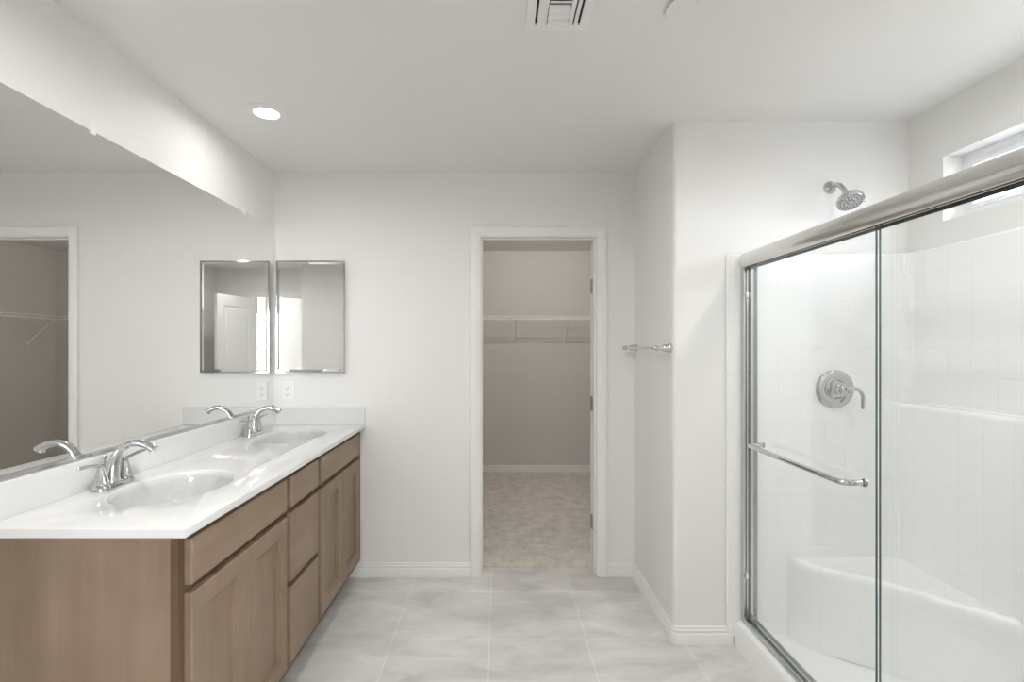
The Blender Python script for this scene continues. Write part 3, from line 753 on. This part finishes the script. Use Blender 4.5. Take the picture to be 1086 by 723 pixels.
# ------------------------------------------------------------------ shower valve and shower head
vx, vz, vy = 1.560, 1.186, SE
t = thing('shower_valve', 'round chrome shower control with lever behind the glass', 'shower valve', (vx, vy, vz))
obj('cover_plate', lathe(bmesh.new(), [(0.088, 0.0005), (0.0885, 0.004), (0.085, 0.008), (0.070, 0.012), (0.056, 0.0145), (0.050, 0.0135), (0.046, 0.016)], (vx, vy, vz), (0, -1, 0), 48), M['chrome'], t, smooth=40)
hub = obj('hub', lathe(bmesh.new(), [(0.046, 0.0165), (0.044, 0.022), (0.037, 0.030), (0.034, 0.046), (0.030, 0.052), (0.026, 0.054), (0.024, 0.068), (0.018, 0.074), (0.001, 0.076)], (vx, vy, vz), (0, -1, 0), 36), M['chrome'], t, smooth=40)
pts = spline([(vx + 0.004, vy - 0.070, vz + 0.008), (vx + 0.028, vy - 0.078, vz + 0.010), (vx + 0.055, vy - 0.084, vz + 0.002), (vx + 0.071, vy - 0.084, vz - 0.025), (vx + 0.074, vy - 0.080, vz - 0.055), (vx + 0.074, vy - 0.078, vz - 0.085)], 5)
N = len(pts)
obj('lever', tube(bmesh.new(), pts, [0.012 - 0.004 * i / N for i in range(N - 1)] + [0.004], 14, [(1.0, 0.8) for _ in range(N)]), M['chrome'], t, smooth=50)

sx_, sz_ = 1.547, 2.124
t = thing('showerhead', 'chrome shower head on a bent arm high on the shower wall', 'shower head', (sx_, YS, sz_))
obj('flange', lathe(bmesh.new(), [(0.030, 0.0005), (0.030, 0.004), (0.026, 0.009), (0.014, 0.014), (0.012, 0.016)], (sx_, YS, sz_), (0, -1, 0), 28), M['chrome'], t, smooth=40)
pts = spline([(sx_, YS - 0.002, sz_), (sx_, YS - 0.035, sz_ + 0.002), (sx_, YS - 0.065, sz_ - 0.008), (sx_, YS - 0.090, sz_ - 0.032), (sx_, YS - 0.108, sz_ - 0.056)], 5)
obj('arm', tube(bmesh.new(), pts, 0.0105, 16), M['chrome'], t, smooth=50)
ax = Vector((-0.02, -0.55, -0.83)).normalized(); o0 = Vector((sx_, YS - 0.104, sz_ - 0.052))
hd = obj('head', lathe(bmesh.new(), [(0.013, 0.0), (0.016, 0.006), (0.016, 0.020), (0.014, 0.024), (0.022, 0.030), (0.040, 0.040), (0.052, 0.048), (0.055, 0.056), (0.0545, 0.064), (0.050, 0.067), (0.048, 0.065)], o0, ax, 40), M['chrome'], t, smooth=40)
bm = bmesh.new(); lathe(bm, [(0.0475, 0.0655), (0.046, 0.0675), (0.020, 0.0685), (0.018, 0.0675), (0.001, 0.0675)], o0, ax, 40)
obj('spray_face', bm, M['chrome'], hd, smooth=40)
bm = bmesh.new(); u = ax.cross(X).normalized(); v = ax.cross(u)
for rr, nn in ((0.012, 6), (0.027, 14), (0.040, 22)):
    for k in range(nn):
        q = o0 + ax * 0.0675 + (u * math.cos(2 * PI * k / nn) + v * math.sin(2 * PI * k / nn)) * rr
        lathe(bm, [(0.0030, 0), (0.0026, 0.0025), (0.0008, 0.003)], q, ax, 8)
obj('nozzles', bm, M['nozzle'], hd, smooth=40)
side = (X - ax * X.dot(ax)).normalized()
obj('spray_tab', tube(bmesh.new(), [o0 + ax * 0.058 + side * 0.052, o0 + ax * 0.058 + side * 0.064, o0 + ax * 0.057 + side * 0.071], [0.006, 0.005, 0.003], 10), M['chrome'], hd, smooth=50)

# ------------------------------------------------------------------ closet wire shelves and light
def wire_shelf(label, p0, along, outw, length, dep, zt, braces, group):
    """p0 at the wall; along = unit vector along the wall, outw = unit vector into the room"""
    p0 = Vector(p0); A = Vector(along); O = Vector(outw)
    t = thing('wire_shelf', label, 'shelf', tuple(p0 + A * length / 2 + Z * zt), group)
    P = lambda a, d, z: p0 + A * a + O * d + Z * z
    bm = bmesh.new()
    for d, z, r in ((0.006, zt - 0.004, 0.003), (dep * 0.5, zt - 0.005, 0.003)):
        tube(bm, [P(0, d, z), P(length, d, z)], r, 6)
    n = int(length / 0.0254)
    for i in range(n):
        a = 0.012 + i * 0.0254
        tube(bm, [P(a, 0.004, zt), P(a, dep - 0.003, zt)], 0.0016, 4)
    obj('wire_deck', bm, M['wire'], t)
    bm = bmesh.new()
    for d, z in ((dep, zt + 0.001), (dep + 0.002, zt - 0.030)): tube(bm, [P(0, d, z), P(length, d, z)], 0.0045, 8)
    k = 0
    while 0.1 + k * 0.2875 < length:
        a = 0.1 + k * 0.2875; tube(bm, [P(a, dep, zt), P(a, dep + 0.002, zt - 0.030)], 0.0045, 6); k += 1
    obj('front_rail', bm, M['wire'], t)
    for a in braces:
        bm = bmesh.new(); tube(bm, [P(a, dep - 0.002, zt - 0.024), P(a, dep * 0.5, zt - 0.14), P(a, 0.006, zt - dep * 0.9)], 0.0062, 8)
        box_c = P(a, 0.004, zt - dep * 0.9); e = A * 0.008 + O * 0.0035 + Z * 0.022
        lo = box_c - e; hi = box_c + e
        box(bm, min(lo.x, hi.x), max(lo.x, hi.x), min(lo.y, hi.y), max(lo.y, hi.y), lo.z, hi.z)
        obj('brace', bm, M['wire'], t)
    return t
wire_shelf('white wire shelf with two braces on the rear closet wall', (CX0 + 0.01, YC, 0), (1, 0, 0), (0, -1, 0), 2.74, 0.305, 1.695, (0.175 - CX0 - 0.01 - 0.55, 0.187 - CX0 - 0.01, 0.735 - CX0 - 0.01, 1.285 - CX0 - 0.01), 'closet wire shelves')
wire_shelf('white wire shelf on the right closet wall, seen in the vanity mirror', (CX1, YJ + 0.9, 0), (0, 1, 0), (-1, 0, 0), YC - YJ - 1.22, 0.305, 1.695, (0.35, 1.115), 'closet wire shelves')
lx, ly = 0.47, 4.2
t = thing('flush_light', 'small flush ceiling light inside the closet', 'ceiling light', (lx, ly, HC))
obj('light_base', lathe(bmesh.new(), [(0.085, 0.0005), (0.085, 0.018), (0.075, 0.022)], (lx, ly, HC), (0, 0, -1), 32), M['plastic'], t, smooth=40)
obj('lens', lathe(bmesh.new(), [(0.045, 0.0225), (0.042, 0.032), (0.025, 0.039), (0.001, 0.041)], (lx, ly, HC), (0, 0, -1), 32), M['closet_lens'], t, smooth=40)

l = bpy.data.lights.new('lamp', 'POINT'); l.energy = CLOSET; l.shadow_soft_size = 0.012; l.color = (1.0, 0.95, 0.89)
lo = bpy.data.objects.new('lamp', l); C.objects.link(lo); lo.parent = t; lo.location = (0, 0, -0.062)

for o in C.objects:
    if '_o' in o: del o['_o']
